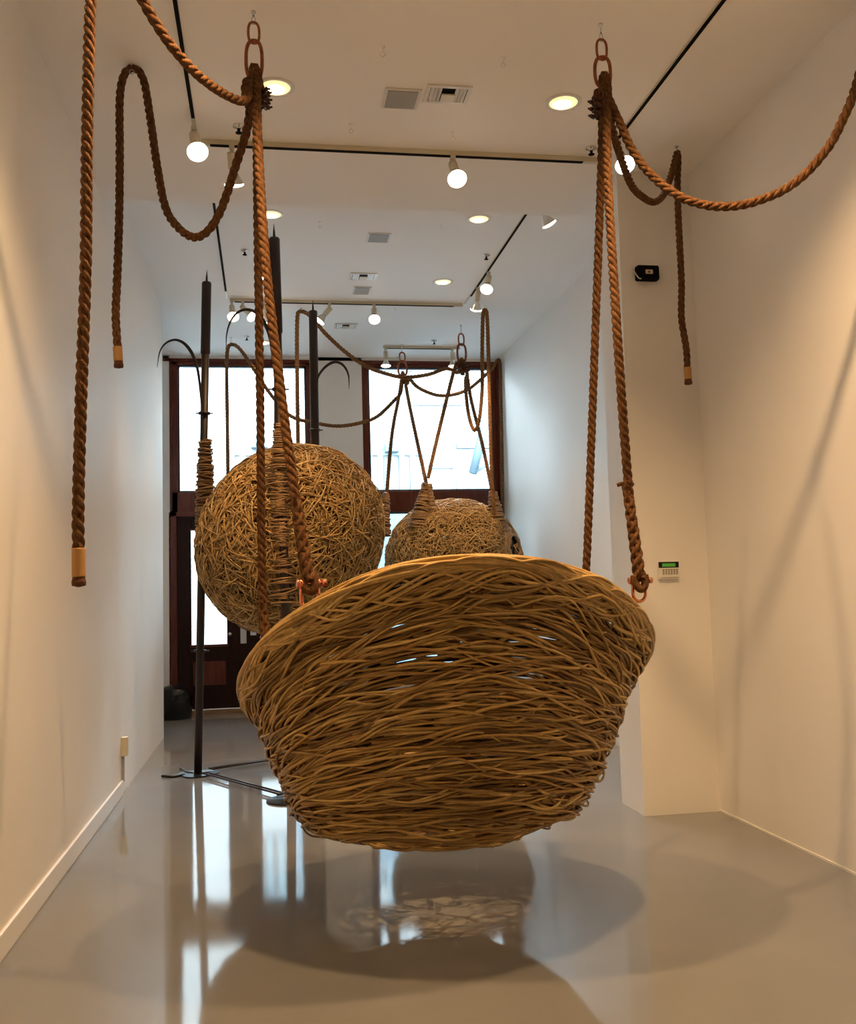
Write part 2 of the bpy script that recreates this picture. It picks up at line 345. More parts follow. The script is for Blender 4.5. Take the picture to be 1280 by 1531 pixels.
# outer rods, long and loosely crossing
q = MB()
def rods(mb, n, Lr, gr, slope, off0, offs, rr, N=14, wave=.010, sys=.16):
    g0 = rng.uniform(*gr, n)**.85; t0 = rng.uniform(0, 2*PI, n)
    L = rng.uniform(*Lr, n); s_ = np.linspace(-.5, .5, N)
    rho = np.maximum(np.interp(g0, gk, rk)*.88, .12)
    dth = np.minimum(L/rho, 2.2)
    flow = np.cos(t0)*np.tanh(3*np.sin(t0))*sys*g0**1.2*np.clip((.98-g0)*4, 0, 1)
    dg = (rng.normal(0, slope, n)*(.5+g0) + flow)*L; cv = rng.normal(0, .016, n)
    TH = t0[:, None] + dth[:, None]*s_[None]
    G = g0[:, None] + dg[:, None]*s_[None] + cv[:, None]*np.sin(2*PI*s_[None]*rng.uniform(.6, 1.3, n)[:, None]+rng.uniform(0, 6, n)[:, None])
    G = np.clip(G, .004, .99)
    OFF = off0 + rng.uniform(0, offs, n)[:, None] + wave*np.cos(s_[None]*PI*2.) + .005*np.sin(s_[None]*9+rng.uniform(0, 6, n)[:, None])
    P = bowl(TH, G, OFF)
    R = rng.uniform(*rr, n)[:, None]*(1-.45*np.clip(s_[None]+.5, 0, 1))
    mb.tubes(P, R, 6)
rods(q, 850, (.45, 1.0), (.0, 1.), .05, -.022, .010, (.0066, .0094))
rods(q, 1000, (.36, .85), (.0, .98), .075, -.012, .022, (.0062, .0092), wave=.014)
rods(q, 460, (.25, .65), (.05, .96), .12, -.002, .022, (.0058, .0086), wave=.017)
n_ = 260; sd = rng.choice([0, PI], n_); t0 = sd + rng.normal(0, .45, n_); g0 = rng.uniform(.05, .85, n_); s_ = np.linspace(0, 1, 6)
TH = t0[:, None] + rng.choice([-1, 1], n_)[:, None]*rng.uniform(.08, .22, n_)[:, None]*s_[None]
q.tubes(bowl(TH, np.clip(g0[:, None] + rng.normal(0, .02, n_)[:, None]*s_[None], .01, .98), .0 + .024*s_[None]*rng.random((n_, 1))), .0058*(1-.4*s_[None])*np.ones((n_, 1)), 5)
q.build('outer_weave', M_rod, basket)
# swelling twisted rim
q = MB(); n_ = 120; N = 34
t0 = rng.uniform(0, 2*PI, n_); L = rng.uniform(.8, 1.9, n_); s_ = np.linspace(0, 1, N)
TH = t0[:, None] + L[:, None]*s_[None]; ph = rng.uniform(0, 2*PI, n_)[:, None] - 1.15*(TH)
rb = np.sqrt(rng.uniform(.15, 1, n_))[:, None]*(.2+.8*np.sin(s_*PI)[None]**.5)
c0 = bowl(TH, np.full_like(TH, .985), 0); out = np.stack([np.cos(TH), np.sin(TH), np.zeros_like(TH)], -1)
P = c0 + out*(.026*rb*np.cos(ph))[..., None] + np.array([0, 0, 1.])*(.034*rb*np.sin(ph)-.014)[..., None]
q.tubes(P, np.clip(.0108*(1-.45*s_[None]), .005, 1)*np.ones((n_, 1)), 6)
t0 = rng.uniform(0, 2*PI, 130)[:, None]; TH = t0 + rng.uniform(.5, 1.1, 130)[:, None]*s_[None]
G = .955 + .04*np.sin(s_[None]*2*PI+rng.uniform(0, 6, 130)[:, None]) - rng.uniform(0, .05, 130)[:, None]
q.tubes(bowl(TH, np.clip(G, 0, 1.0), .012+.014*np.sin(s_[None]*PI*1.0)), .0085*(1-.5*s_[None])*np.ones((130, 1)), 6)
q.build('basket_rim', M_rim, basket)
# ---- twig balls: sticks laid every way over a rounded body
def ball(mb, cen, ax, n, Lr, rr, shell, skip=None, shear=None, N=6, k=4):
    cen = np.asarray(cen); ax = np.asarray(ax)
    d = unit(rng.normal(size=(n, 3))); w = unit(np.cross(d, unit(rng.normal(size=(n, 3)))))
    L = rng.uniform(*Lr, n)/ax.mean(); s_ = np.linspace(-.5, .5, N)
    A = L[:, None]*s_[None]; D = d[:, None]*np.cos(A)[..., None] + w[:, None]*np.sin(A)[..., None]
    off = 1 + rng.uniform(-shell, shell, n)[:, None]/ax.mean() + (rng.uniform(-.008, .016, n)[:, None]*(1-8*s_[None]**2))/ax.mean()
    P = D*off[..., None]
    if skip is not None:
        keep = ~skip(D).any(1); P = P[keep]; n = len(P)
    if shear is not None: P = P @ np.asarray(shear).T
    P = P*ax + cen; R = rng.uniform(*rr, n)[:, None]*(1-.35*(s_[None]+.5)); mb.tubes(P, R, k)
SC = UY(436, 806, 7.98); SA = np.array([.735, .70, .745])
shear = np.array([[1, 0, .10], [0, 1, 0], [0, 0, 1.]])
hd = unit(np.array([1., .25, -.02]))
skipS = lambda D: (D @ hd) > .90
sph = empty('woven_sphere', SC - np.array([0, 0, SA[2]])); tag(sph, 'large round willow ball lashed between three black poles', 'sculpture')
q = MB(); ball(q, SC, SA*.955, 3200, (.2, .4), (.0055, .008), .02, skipS, shear); q.build('inner_twigs', M_twigin_shade, sph)
q = MB(); ball(q, SC, SA, 8000, (.13, .30), (.0042, .0066), .020, skipS, shear); q.build('twig_shell', M_twig, sph)
# rolled edge of its mouth on the right
def mouth(mb, cen, ax, hd, c, nrod, rad, shear=None, rr=(.006, .009), spread=.05):
    a = unit(np.cross(hd, [0, 0, 1.])); b_ = np.cross(hd, a); N = 60; t = np.arange(N)*2*PI/N; L = []
    for i in range(nrod):
        cc = c + rng.normal(0, spread*.5); rr_ = math.sqrt(max(0, 1-cc*cc)); w = rng.integers(3, 7)*t + rng.random()*6
        D = hd*(cc+.012*np.sin(w))[:, None] + (rr_+.012*np.cos(w))[:, None]*(a*np.cos(t)[:, None]+b_*np.sin(t)[:, None])
        if shear is not None: D = D @ shear.T
        L.append(D*ax+cen)
    mb.tubes(np.array(L), rad, 5, closed=True)
q = MB(); mouth(q, SC, SA, hd, .90, 26, .0075, shear); q.build('mouth_rim', M_bind, sph)

PC = UY(679, 836, 11.5); PA = np.array([.80, .70, .70])
pod = empty('hanging_pod', PC - np.array([0, 0, PA[2]])); tag(pod, 'rounded willow pod hung on ropes before the right window', 'sculpture')
hp = unit(UY(768, 812, 11.15) - PC); hp = unit(np.array([.86, -.5, .12]))
skipP = lambda D: (D @ hp) > .95
q = MB(); ball(q, PC, PA*.95, 3000, (.2, .4), (.006, .009), .02, skipP); q.build('inner_twigs', M_twigin_shade, pod)
q = MB(); ball(q, PC, PA, 9000, (.10, .24), (.0038, .0062), .020, skipP); q.build('twig_shell', M_twig, pod)
q = MB(); mouth(q, PC, PA, hp, .945, 30, .010); q.build('mouth_rim', M_bind, pod)
q = MB(); ball(q, PC, PA*.9, 900, (.1, .25), (.004, .006), .03, lambda D: (D @ hp) < .88); q.build('mouth_mesh', mat('silvery_twigs', (.32, .30, .28), .4), pod)

# bindings: many turns of thin rod round a tapering sleeve
def sleeve(pts, r0, r1, turns, rad, name, parent, rough=.006, M=M_bind, arc=1.):
    P, L = spline(pts, 40); T, A, B = frames(P); q = MB(); lines = []
    for i in range(turns):
        f = i/(turns-1)*.985+.005 + rng.normal(0, .006); N = 20
        t = np.linspace(0, 2*PI*arc, N, endpoint=arc < 1) + rng.random()*6*(arc == 1); tilt = rng.normal(0, .035)
        ff = np.clip(f + tilt*np.cos(t+rng.random()*6)*.6, 0, 1)*39; i0 = np.minimum(ff.astype(int), 38); w = (ff-i0)[:, None]
        c = P[i0]*(1-w)+P[i0+1]*w; a = A[i0]; b_ = B[i0]; r_ = r0+(r1-r0)*f**1.0 + rng.uniform(-rough, rough)
        lines.append(c + r_*(a*np.cos(t)[:, None] + b_*np.sin(t)[:, None]))
    q.tubes(np.array(lines), rad, 5, closed=arc == 1); 
    core = MB(); core.tubes(P, np.interp(np.linspace(0, 1, 40), [0, 1], [max(r0-.008, .004), max(r1-.008, .004)]), 10)
    o = q.build(name, M, parent); core.build(name+'_core', M_inner_shade, o); return o

# ------------------------------------------------------------------ three black poles with curved hooks
def base_pt(x, y): return UZ(x, y, 0)
poles = [  # base, top pixel, label, sleeve z, collar z, hook pixels, hook depth
    (base_pt(296, 1158), (309, 422), 'leftmost tall black pole, standing nearest the left wall', 530, 618, [(303, 640), (301, 600), (296, 555), (288, 530), (276, 514), (262, 508), (248, 513), (239, 526), (235, 549)]),
    (base_pt(436, 1197), (410, 356), 'front black pole laced to the willow ball with its round foot nearest the camera', 499, 582, [(411, 640), (411, 560), (405, 510), (398, 488), (388, 472), (373, 463), (357, 466), (345, 480), (339, 500), (338, 522)]),
    (np.array([.455, 9.25, 0.]), (468, 465), 'rear black pole rising behind the top of the willow ball', 700, 643, [(472, 600), (474, 570), (480, 556), (491, 545), (503, 541), (514, 547), (521, 561), (522, 582)])]
stands = []
for i, (bp_, tp, lab, ys, yc, hk) in enumerate(poles):
    D = bp_[1]; top = UY(tp[0], tp[1], D); s_ = UY(tp[0], ys, D)[2]; zc = UY(tp[0], yc, D)[2]
    ax = unit(top - bp_); P_at = lambda z: bp_ + (top-bp_)*(z/top[2])
    st = empty('pole_stand', bp_); tag(st, lab, 'pole', 'black poles that carry the willow ball'); stands.append(st)
    q = MB(); q.tubes([np.array([P_at(.01), P_at(1.2), P_at(2.4), P_at(s_+.02)])], .033, 16); q.build('pole', M_iron, st)
    q = MB(); q.tubes([np.array([P_at(s_), P_at(s_+.012), P_at(top[2]-.01), top])], [.034, .041, .041, .036], 20); q.build('upper_sleeve', M_iron, st)
    q = MB(); q.tubes([np.array([top, top+ax*.05, top+ax*.11])], [.011, .008, .001], 10); q.build('spike', M_iron, st)
    for zz in (zc, 1.02):
        q = MB(); c_ = P_at(zz); q.lathe([(.034, -.01), (.05, -.01), (.05, .01), (.034, .01)], 16, c_, ax)
        q.tubes([np.array([c_-np.array([.075, 0, 0]), c_+np.array([.075, 0, 0])])], .006, 8); q.build('collar', M_iron, st)
    K, _ = spline([UY(a, c_, D-.03) for a, c_ in hk], 50); q = MB()
    w_ = np.interp(np.linspace(0, 1, 50), [0, .15, .6, 1], [.006, .008, .015, .002]); q.tubes([K], w_, 8); q.build('curved_hook', M_iron, st)
    q = MB()
    if i != 0: q.lathe([(0, 0), (.175, 0), (.18, .004), (.175, .012), (.04, .014), (.04, .03), (0, .03)], 40, bp_, None, False)
    else:
        t = np.arange(72)*2*PI/72; rr_ = .16 + .02*np.sin(3*t+.5)
        vs = [bp_+np.array([a*math.cos(b_), a*math.sin(b_), z]) for z in (0, .012) for a, b_ in zip(rr_, t)]
        q.add(vs, [[j, (j+1) % 72, 72+(j+1) % 72, 72+j] for j in range(72)], False); q.f.append((np.arange(72)[None]+72, False))
    q.build('base_plate', M_plate, st)
q = MB(); b0 = poles[0][0]
for p in ([(242, 1160), (258, 1161), (275, 1158)], [(270, 1149), (280, 1155), (292, 1156)]):
    K, _ = spline([UZ(a, c_, .012) for a, c_ in p], 12); q.tubes([K], .011, 8)
q.build('foot_prong', M_plate, stands[0])
def tie(a, b_, lab):
    a, b_ = np.array(a), np.array(b_); d = unit(b_-a); sd = np.cross(d, [0, 0, 1.])*.022; q = MB()
    for s2 in (-1, 1): q.tubes([np.array([a+sd*s2, b_+sd*s2])], .0075, 8)
    q.tubes([np.array([a-sd*2, a+sd*2])], .008, 8); q.tubes([np.array([b_-sd*2, b_+sd*2])], .008, 8)
    tag(q.build('tie_bar', M_iron), lab, 'bar', 'tie bars between the pole feet')
pa, pb, pc = [p[0]+np.array([0, 0, .03]) for p in poles]
tie(pa+unit(pb-pa)*.13, pb-unit(pb-pa)*.13, 'thin double steel bar on the floor running to the front foot')
tie(pa+unit(pc-pa)*.13, pc-unit(pc-pa)*.13, 'thin double steel bar on the floor running back behind the basket')

# lashings of the ball on the poles
D = 8.40
slv = [UY(307, 658, D), UY(307, 690, D), UY(307, 730, D), UY(309, 780, D), UY(312, 800, D)]
sleeve(slv, .050, .098, 64, .0065, 'pole_sleeve', sph)
D2 = poles[1][0][1]
def px2(y): return 410 + (y-356)*26/841
slv = [UY(px2(y_), y_, D2-.0) for y_ in (634, 655, 675, 700)]
sleeve(slv, .042, .075, 24, .0055, 'pole_sleeve', sph)
q = MB()
for i in range(125):   # lacing across the front pole
    y = rng.uniform(684, 815) if i < 98 else rng.uniform(800, 905); w = rng.uniform(13, 25); cx = px2(y)-2; t = rng.normal(0, 3.5)
    a, b_, c_ = UY(cx-w, y+t, D2+.10), UY(cx, y+rng.normal(0, 2), D2-.052), UY(cx+w, y-t, D2+.10)
    K, _ = spline([a, b_, c_], 10); q.tubes([K], .006, 5)
q.build('pole_lacing', M_bind, sph)

# ------------------------------------------------------------------ ropes
def whip(c, d, R, parent, L=.10):
    q = MB(); d = unit(np.array(d)); N = 26; z = np.linspace(0, L, N); prof = [(R*1.04+.0012*(j % 2), -zz) for j, zz in enumerate(z)]
    q.lathe(prof, 16, c, -d, True); q.build('whipping', M_whip, parent)
    q = MB(); q.lathe([(R*.9, 0), (R*1.12, -.022), (R*.9, -.036), (R*.3, -.04)], 14, np.array(c)+d*L*.0, -d); o = q.build('cut_end', M_cut, parent); 
    return o
def rope(pts, R, lab, M=M_rope, group=None, splice=None, whipd=0):
    """pts run from the knot/shackle end to the free end"""
    pts = [np.asarray(p, float) for p in pts]
    o = rope_mb(pts, R).build('rope', M); tag(o, lab, 'rope', group)
    if whipd:
        d = unit(pts[-1]-pts[-2]); L = whipd; q = MB(); N = 22
        q.lathe([(R*(1.06+.05*(j % 2)), z) for j, z in enumerate(np.linspace(-L*.15, L*.85, N))], 16, pts[-1], d); q.build('whipping', M_whip, o)
        q = MB(); q.lathe([(R*.9, 0), (R*1.15, .022), (R*1.1, .035), (R*.2, .04)], 14, pts[-1]+d*L*.8, d); q.build('cut_end', M_cut, o)
    if splice:   # (start, end) of the spliced eye: second and third strands wound over
        a, b_ = [np.asarray(p, float) for p in splice]; q = MB(); n = 90; s_ = np.linspace(0, 1, n); ln = a+(b_-a)*s_[:, None]
        T, A, B = frames(ln); L = np.linalg.norm(b_-a)
        for j in range(3):
            w = 2*PI*s_*L/(R*7) + j*2*PI/3; rr_ = R*(.95 + .25*s_)
            q.tubes([ln + (rr_*.72)[:, None]*(A*np.cos(w)[:, None]+B*np.sin(w)[:, None])], R*.5*(.85+.3*s_), 7)
        for j in range(3):
            w = -2*PI*s_*L/(R*9) + j*2*PI/3+.6; 
            q.tubes([ln + (R*.62)*(A*np.cos(w)[:, None]+B*np.sin(w)[:, None])], R*.55, 7)
        # cut strand ends standing out at the top
        for j in range(3):
            w = j*2.1; dd = A[0]*math.cos(w)+B[0]*math.sin(w); q.tubes([np.array([a, a+dd*R*1.1, a+dd*R*2.0+np.array([0, 0, -.004])])], R*.42, 7)
        # eye loop at the foot, round the shackle pin
        e = b_; t = np.linspace(-.3, PI+.3, 30); ax1 = unit(np.cross(T[-1], [0, 1., 0])); ax2 = T[-1]
        q.tubes([e - ax2*R*.3 + R*1.15*(ax1*np.cos(t)[:, None]+ax2*np.sin(t)[:, None]*1.9)], R*.85, 8)
        q.build('spliced_eye', M, o)
    return o
def hardware(hook, L1, L2, lab, ang=.3, big=1.0, r=.0075, wire=.105, group='ceiling hooks with links for the swings'):
    """wire eye, small link, large link; returns the top of the rope eye"""
    h0 = empty('hanging_link', hook); tag(h0, lab, 'hook', group)
    z = np.array([0, 0, 1.]); a = np.array([math.cos(ang), math.sin(ang), 0]); b_ = np.array([-math.sin(ang), math.cos(ang), 0])
    p = np.asarray(hook); w = .05*big
    q = MB(); q.lathe([(0, 0), (.011, 0), (.011, -.008), (.004, -.01), (.003, -wire+.035), (0, -wire+.035)], 12, p, None, False)
    q.tubes([p+np.array([[0, 0, -wire+.04], [-.008, 0, -wire+.015], [-.004, 0, -wire-.01], [.004, 0, -wire-.01], [.008, 0, -wire+.015], [0, 0, -wire+.04]])], .0028, 6); q.build('eye_hook', M_chrome, h0)
    q = MB(); c1 = p - z*(wire+L1/2); ring(q, c1, a, z, .026*big, L1/2, r*.85); q.build('small_link', M_copper, h0)
    q = MB(); c2 = c1 - z*(L1/2+L2/2-.014); ring(q, c2, unit(a*.97-b_*.2), z, .038*big, L2/2, r*1.15); q.build('large_link', M_copper, h0)
    return c2 - z*(L2/2)
def clamp_bundle(c, parent_label, side, h=.15, w=.036):
    """rope eye seized with three bolted clamps"""
    o = empty('rope_clamp', c); tag(o, parent_label, 'clamp', 'bolted clamps under the ceiling links')
    z = np.array([0, 0, 1.]); sx = np.array([side, -.25, 0]); sx = unit(sx)
    q = MB(); cc = np.asarray(c)
    for k_, (dx, dy) in enumerate([(-.022, -.012), (.020, -.008), (0, .02)]):
        t = np.linspace(-.25*PI, 1.25*PI, 16); a_ = np.array([math.cos(k_*1.1), math.sin(k_*1.1), 0])
        rope_mb(cc + np.array([dx, dy, -.03]) + .024*a_*np.cos(t)[:, None] + z*(.055*np.sin(t))[:, None], .019, q)
    rope_mb(cc + np.array([[-.015, -.01, 0.], [-.012, -.014, -.07], [-.008, -.01, -.15]]), .021, q); rope_mb(cc + np.array([[.016, .01, 0.], [.014, .012, -.07], [.012, .012, -.15]]), .021, q)
    q.build('seized_eye', M_rope, o)
    for j in range(3):
        cc = np.asarray(c) - z*(.03+j*.036); q = MB(); t = np.arange(24)*2*PI/24
        q.tubes([cc + w*1.15*np.stack([np.cos(t), .8*np.sin(t), .08*np.cos(t)], -1)], .006, 6, closed=True)
        for s2 in (-1, 1):
            e = np.cross(sx, z)*.018*s2; q.tubes([np.array([cc+e+sx*w*.6, cc+e+sx*(w+.045)])], .0055, 8)
            q.lathe([(.011, 0), (.011, .010)], 6, cc+e+sx*(w+.022), sx)
        pl = MB(); a = cc+sx*(w+.012); q.build('clamp_bolt', M_bolt, o)
        ex = np.cross(sx, z)*.03; pl.tubes([np.array([a-ex, a+ex])], .010, 6); pl.build('saddle', M_bolt, o)
    return o
def eyeknot(mb, top, R, h=.10, wd=.028, ang=.3):
    """rope loop through the large link"""
    a = np.array([math.cos(ang+1.2), math.sin(ang+1.2), 0]); t = np.linspace(-.5, PI+.5, 20)
    P = top - np.array([0, 0, h*.55]) + wd*a*np.cos(t)[:, None] + np.array([0, 0, 1.])*(h*.62*np.sin(t))[:, None]
    rope_mb(P, R, mb)
RR = .0215
YH = 4.53
hkL = UZ(379, 17, H1); hkR = UZ(898, 36, H1)
eL = hardware(hkL, .105, .195, 'copper coloured links under a ceiling eye above the left pair of ropes', .1, wire=.055)
eR = hardware(hkR, .105, .155, 'copper coloured links under a ceiling eye above the right pair of ropes', 0, wire=.08)
clamp_bundle(eL + np.array([.0, 0, -.03]), 'dark bolted rope clamps below the left copper links', 1)
clamp_bundle(eR + np.array([.0, 0, -.05]), 'dark bolted rope clamps below the right copper links', -1)
def Pd(px, py, D): return UY(px, py, D)
kL = eL + np.array([0, 0, .03]); kR = eR + np.array([0, 0, .03])
def pxof(P): d = P - O; zz = d @ FW; return 640 + FPX*(d @ RT)/zz, 765.5 - FPX*(d @ UP)/zz
def rim_at(px, lo, hi):      # the point of the rim seen in line with a column of the photo
    t = np.linspace(lo, hi, 900); Q = bowl(t, np.ones_like(t), -.02); x_, _ = pxof(Q); return Q[np.argmin(abs(x_-px))]
qNL, qNR = rim_at(463, PI, 1.5*PI), rim_at(959, 1.5*PI, 2*PI); qFL, qFR = rim_at(405, .5*PI, .93*PI), rim_at(868, .07*PI, .5*PI)
DNL, DNR = qNL[1]+.02, qNR[1]+.02
up = np.array([0, 0, 1.])
sNL, sNR, sFL, sFR = Pd(462, 869, DNL), Pd(957, 867, DNR), qFL+up*.09, qFR+up*.09
xoff = np.array([.018, 0, 0])
hkLf = np.array([UZ(165, -95, H1)[0], 3.95, H1])
# left pair
rope([sNL, Pd(445, 770, DNL+.05), Pd(400, 420, 4.22), Pd(384, 170, 4.45), kL+xoff+[0, -.012, -.03], kL+[.0, -.01, .03], kL-xoff+[0, .0, -.04], Pd(366, 150, 4.38), Pd(335, 140, 4.25), Pd(292, 108, 4.05), Pd(250, 60, 3.9), Pd(213, 0, 3.8), Pd(185, -60, 3.75), Pd(164, -110, 3.72), Pd(147, -95, 3.70), Pd(139, -40, 3.66), Pd(134, 40, 3.63), Pd(130, 220, 3.60), Pd(128, 400, 3.58), Pd(121, 600, 3.57), Pd(117, 760, 3.57), Pd(117.5, 826, 3.57)],
     RR, 'thick rope from the left links whose long tail hangs beside the left wall', splice=(Pd(441, 745, DNL+.06), sNL), whipd=.10)
rope([sFL, Pd(393, 900, 4.97), Pd(389, 600, 4.8), Pd(385, 300, 4.62), kL+[.01, .016, -.06], kL+[.012, .01, .02], kL+[-.01, .02, -.06], Pd(370, 190, 4.66), Pd(355, 240, 4.72), Pd(332, 310, 4.82), Pd(312, 344, 4.88), Pd(291, 355, 4.93), Pd(268, 342, 4.98), Pd(248, 312, 5.02), Pd(236, 255, 5.06), Pd(225, 180, 5.1), Pd(216, 125, 5.12), Pd(206, 105, 5.13), Pd(194, 103, 5.13), Pd(184, 116, 5.13), Pd(179, 150, 5.13), Pd(179, 230, 5.14), Pd(178, 330, 5.14), Pd(175, 420, 5.14), Pd(173, 470, 5.14), Pd(176, 522, 5.14)],
     RR, 'rope from the left links looped over a ceiling hook, short tail by the left wall', splice=(Pd(392, 900, 4.97), sFL), whipd=.075)
# right pair
rope([sNR, Pd(941, 740, DNR+.05), Pd(923, 500, 4.14), Pd(908, 250, 4.36), kR+xoff+[0, -.012, -.05], kR+[0, -.01, .03], kR-xoff+[.03, 0, -.05], Pd(925, 180, 4.42), Pd(950, 232, 4.40), Pd(985, 272, 4.35), Pd(1030, 300, 4.28), Pd(1085, 309, 4.2), Pd(1140, 298, 4.12), Pd(1190, 272, 4.05), Pd(1235, 225, 3.98), Pd(1262, 175, 3.93), Pd(1282, 122, 3.9), Pd(1300, 40, 3.85), Pd(1314, -30, 3.8), Pd(1326, -55, 3.78), Pd(1340, -30, 3.76), Pd(1346, 200, 3.75), Pd(1348, 600, 3.75)],
     RR, 'thick rope from the right ceiling links swagging out past the right edge', M_rope, splice=(Pd(937, 722, DNR+.06), sNR), whipd=.1)
rope([sFR, Pd(877, 845, 4.94), Pd(890, 500, 4.76), Pd(899, 250, 4.63), kR+[.0, .016, -.06], kR+[.0, .01, .02], kR+[.02, .02, -.06], Pd(915, 190, 4.68), Pd(930, 240, 4.9), Pd(945, 278, 5.1), Pd(962, 295, 5.25), Pd(978, 302, 5.38), Pd(992, 291, 5.5), Pd(1004, 260, 5.62), Pd(1012, 229, 5.70), Pd(1014, 240, 5.70), Pd(1013, 280, 5.70), Pd(1015, 340, 5.70), Pd(1019, 420, 5.71), Pd(1019, 475, 5.71), Pd(1026, 520, 5.71), Pd(1028, 552, 5.71)],
     RR, 'rope from the right ceiling links whose tail hangs in front of the white pillar', splice=(Pd(879, 920, 4.98), sFR), whipd=.075)
# shackles
def shackle(c, lab, s=1.0, ang=0.1):
    o = empty('shackle', c); tag(o, lab, 'shackle', 'copper shackles on the basket rim')
    a = np.array([math.cos(ang), math.sin(ang), 0]); z = np.array([0, 0, 1.]); w = .034*s
    q = MB(); t = np.linspace(0, PI, 20)
    P = np.vstack([c+a*w+z*.0, c+a*w-z*.05*s, c - z*.065*s + w*(a*np.cos(t)[:, None]) - z*(w*1.1*np.sin(t))[:, None], c-a*w-z*.05*s, c-a*w])
    q.tubes([P], .0085*s, 8)
    for s2 in (-1, 1): q.lathe([(.006, -.009), (.018*s, -.009), (.018*s, .009), (.006, .009)], 14, c+a*w*s2, a)
    q.build('bow', M_shackle, o)
    q = MB(); q.tubes([np.array([c-a*(w+.016), c+a*(w+.02)])], .0085*s, 10); q.lathe([(0, 0), (.015*s, 0), (.015*s, .02), (0, .02)], 6, c+a*(w+.014), a, False); q.build('pin', M_shackle, o)
    q = MB(); q.lathe([(.017*s, 0), (.017*s, .012)], 6, c-a*(w+.018), a); q.build('nut', M_shackle, o)
shackle(Pd(463, 872, DNL), 'shiny copper shackle at the left front of the basket rim')
shackle(Pd(955, 868, DNR+.03), 'shiny copper shackle at the right front of the basket rim', .9)
def eyebolt(p, lab, r=.018, group='small steel eyes in the ceiling', M=M_chrome):
    q = MB(); p = np.asarray(p); q.lathe([(0, 0), (.014, 0), (.014, -.004), (.003, -.006), (.003, -.03), (0, -.03)], 10, p, None, False)
    t = np.arange(20)*2*PI/20; q.tubes([p+np.stack([r*np.cos(t), 0*t, -.03-r+r*np.sin(t)], -1)], .0028, 6, closed=True); return tag(q.build('ceiling_eye', M), lab, 'eye hook', group)
eyebolt(UZ(197, 96, H1), 'dark steel eye holding the rope loop beside the left wall', .012, 'steel eyes carrying the rope tails')
eyebolt(UZ(1012, 219, H1), 'dark steel eye holding the rope by the white pillar', .012, 'steel eyes carrying the rope tails')
for (px, py, Z, lab) in [(572, 70, H1, 'tiny eye left of the pair above the square vents'), (752, 86, H1, 'tiny eye right of the louvred vent, nearest the camera'), (525, 186, H1, 'tiny eye left below the grey square speaker panel'), (678, 197, H1, 'tiny eye just above the middle track lamp'),
        (478, 332, H2, 'tiny eye left on the far ceiling near the step'), (661, 337, H2, 'tiny eye right on the far ceiling near the step'), (591, 457, H2, 'tiny eye beyond the far cross track')]:
    eyebolt(UZ(px, py, Z), lab, .012, M=M_ceil)

# far ropes of the pod
RF = .0235
h1 = UZ(601, 515, H2); h2 = UZ(689, 486, H2); h3 = UZ(724, 458, H2)
e1 = hardware(h1, .12, .20, 'slim links on the ceiling before the middle of the right window', .3, 1.5, .011)
e2 = hardware(h2, .14, .22, 'slim links on the ceiling near the right end of the window', .3, 1.4, .011)
clamp_bundle(e2+np.array([0, 0, -.0]), 'cluster of bolts clamping the rope under the right window links', 1, w=.05)
Dp = 11.6
def F3(px, py, D): return UY(px, py, D)
rope([F3(578, 742, 11.7), F3(586, 650, 11.9), F3(597, 590, 12.1), e1+[-.02, 0, -.05], e1+[0, 0, .05], e1+[-.03, 0, -.2], F3(590, 598, 12.1), F3(565, 622, 12.1), F3(540, 632, 12.1), F3(505, 637, 12.1), F3(470, 632, 12.1), F3(435, 622, 12.1), F3(405, 590, 12.1), F3(375, 545, 12.1), F3(358, 521, 12.1), F3(346, 515, 12.1), F3(340, 524, 12.1), F3(339, 560, 12.1), F3(340, 640, 12.1), F3(341, 720, 12.1)],
     RF, 'rope falling from the left window links that sags across to the left window', M_rope2)
rope([F3(640, 735, 11.2), F3(628, 680, 11.5), F3(612, 605, 11.9), e1+[.03, 0, -.08], e1+[.01, .01, .04], e1+[.05, 0, -.10], F3(612, 566, 12.2), F3(621, 576, 12.2), F3(634, 584, 12.25), F3(655, 591, 12.3), F3(678, 590, 12.35), F3(700, 582, 12.4), F3(718, 568, 12.5), F3(735, 552, 12.6), F3(747, 540, 12.75), F3(749, 600, 12.8), F3(751, 700, 12.8), F3(754, 900, 12.8)],
     RF, 'rope from the left window links that sags under the window head to the right corner', M_rope2)
rope([F3(640, 715, 11.15), F3(655, 650, 11.2), F3(680, 550, 11.3), e2+[-.03, 0, -.05], e2+[0, 0, .05], e2+[-.04, 0, -.12], F3(668, 551, 11.3), F3(640, 560, 11.25), F3(605, 564, 11.2), F3(575, 558, 11.1), F3(545, 546, 11.0), F3(515, 525, 10.9), F3(485, 497, 10.8), F3(470, 478, 10.75), F3(458, 468, 10.72), F3(450, 466, 10.7), F3(445, 472, 10.7), F3(444, 520, 10.7), F3(445, 620, 10.7), F3(446, 690, 10.7)],
     RF, 'rope that swags from the right window links to a loop beside the rear black pole', M_rope2)
rope([F3(736, 735, 11.2), F3(722, 668, 11.25), F3(705, 600, 11.3), e2+[.05, 0, -.10], e2+[.01, .01, .03], e2+[.06, 0, -.13], F3(696, 570, 11.2), F3(699, 610, 11.1), F3(705, 636, 11.0), F3(711, 643, 10.9), F3(717, 625, 10.8), F3(721, 580, 10.7), F3(721, 520, 10.6), F3(722, 475, 10.5), F3(724, 464, 10.47), F3(728, 470, 10.45), F3(730, 520, 10.44), F3(732, 600, 10.43), F3(735, 700, 10.42), F3(739, 770, 10.42)],
     RF*.95, 'rope doubled over the hook at the end of the far track, hanging past the pod', M_rope2)
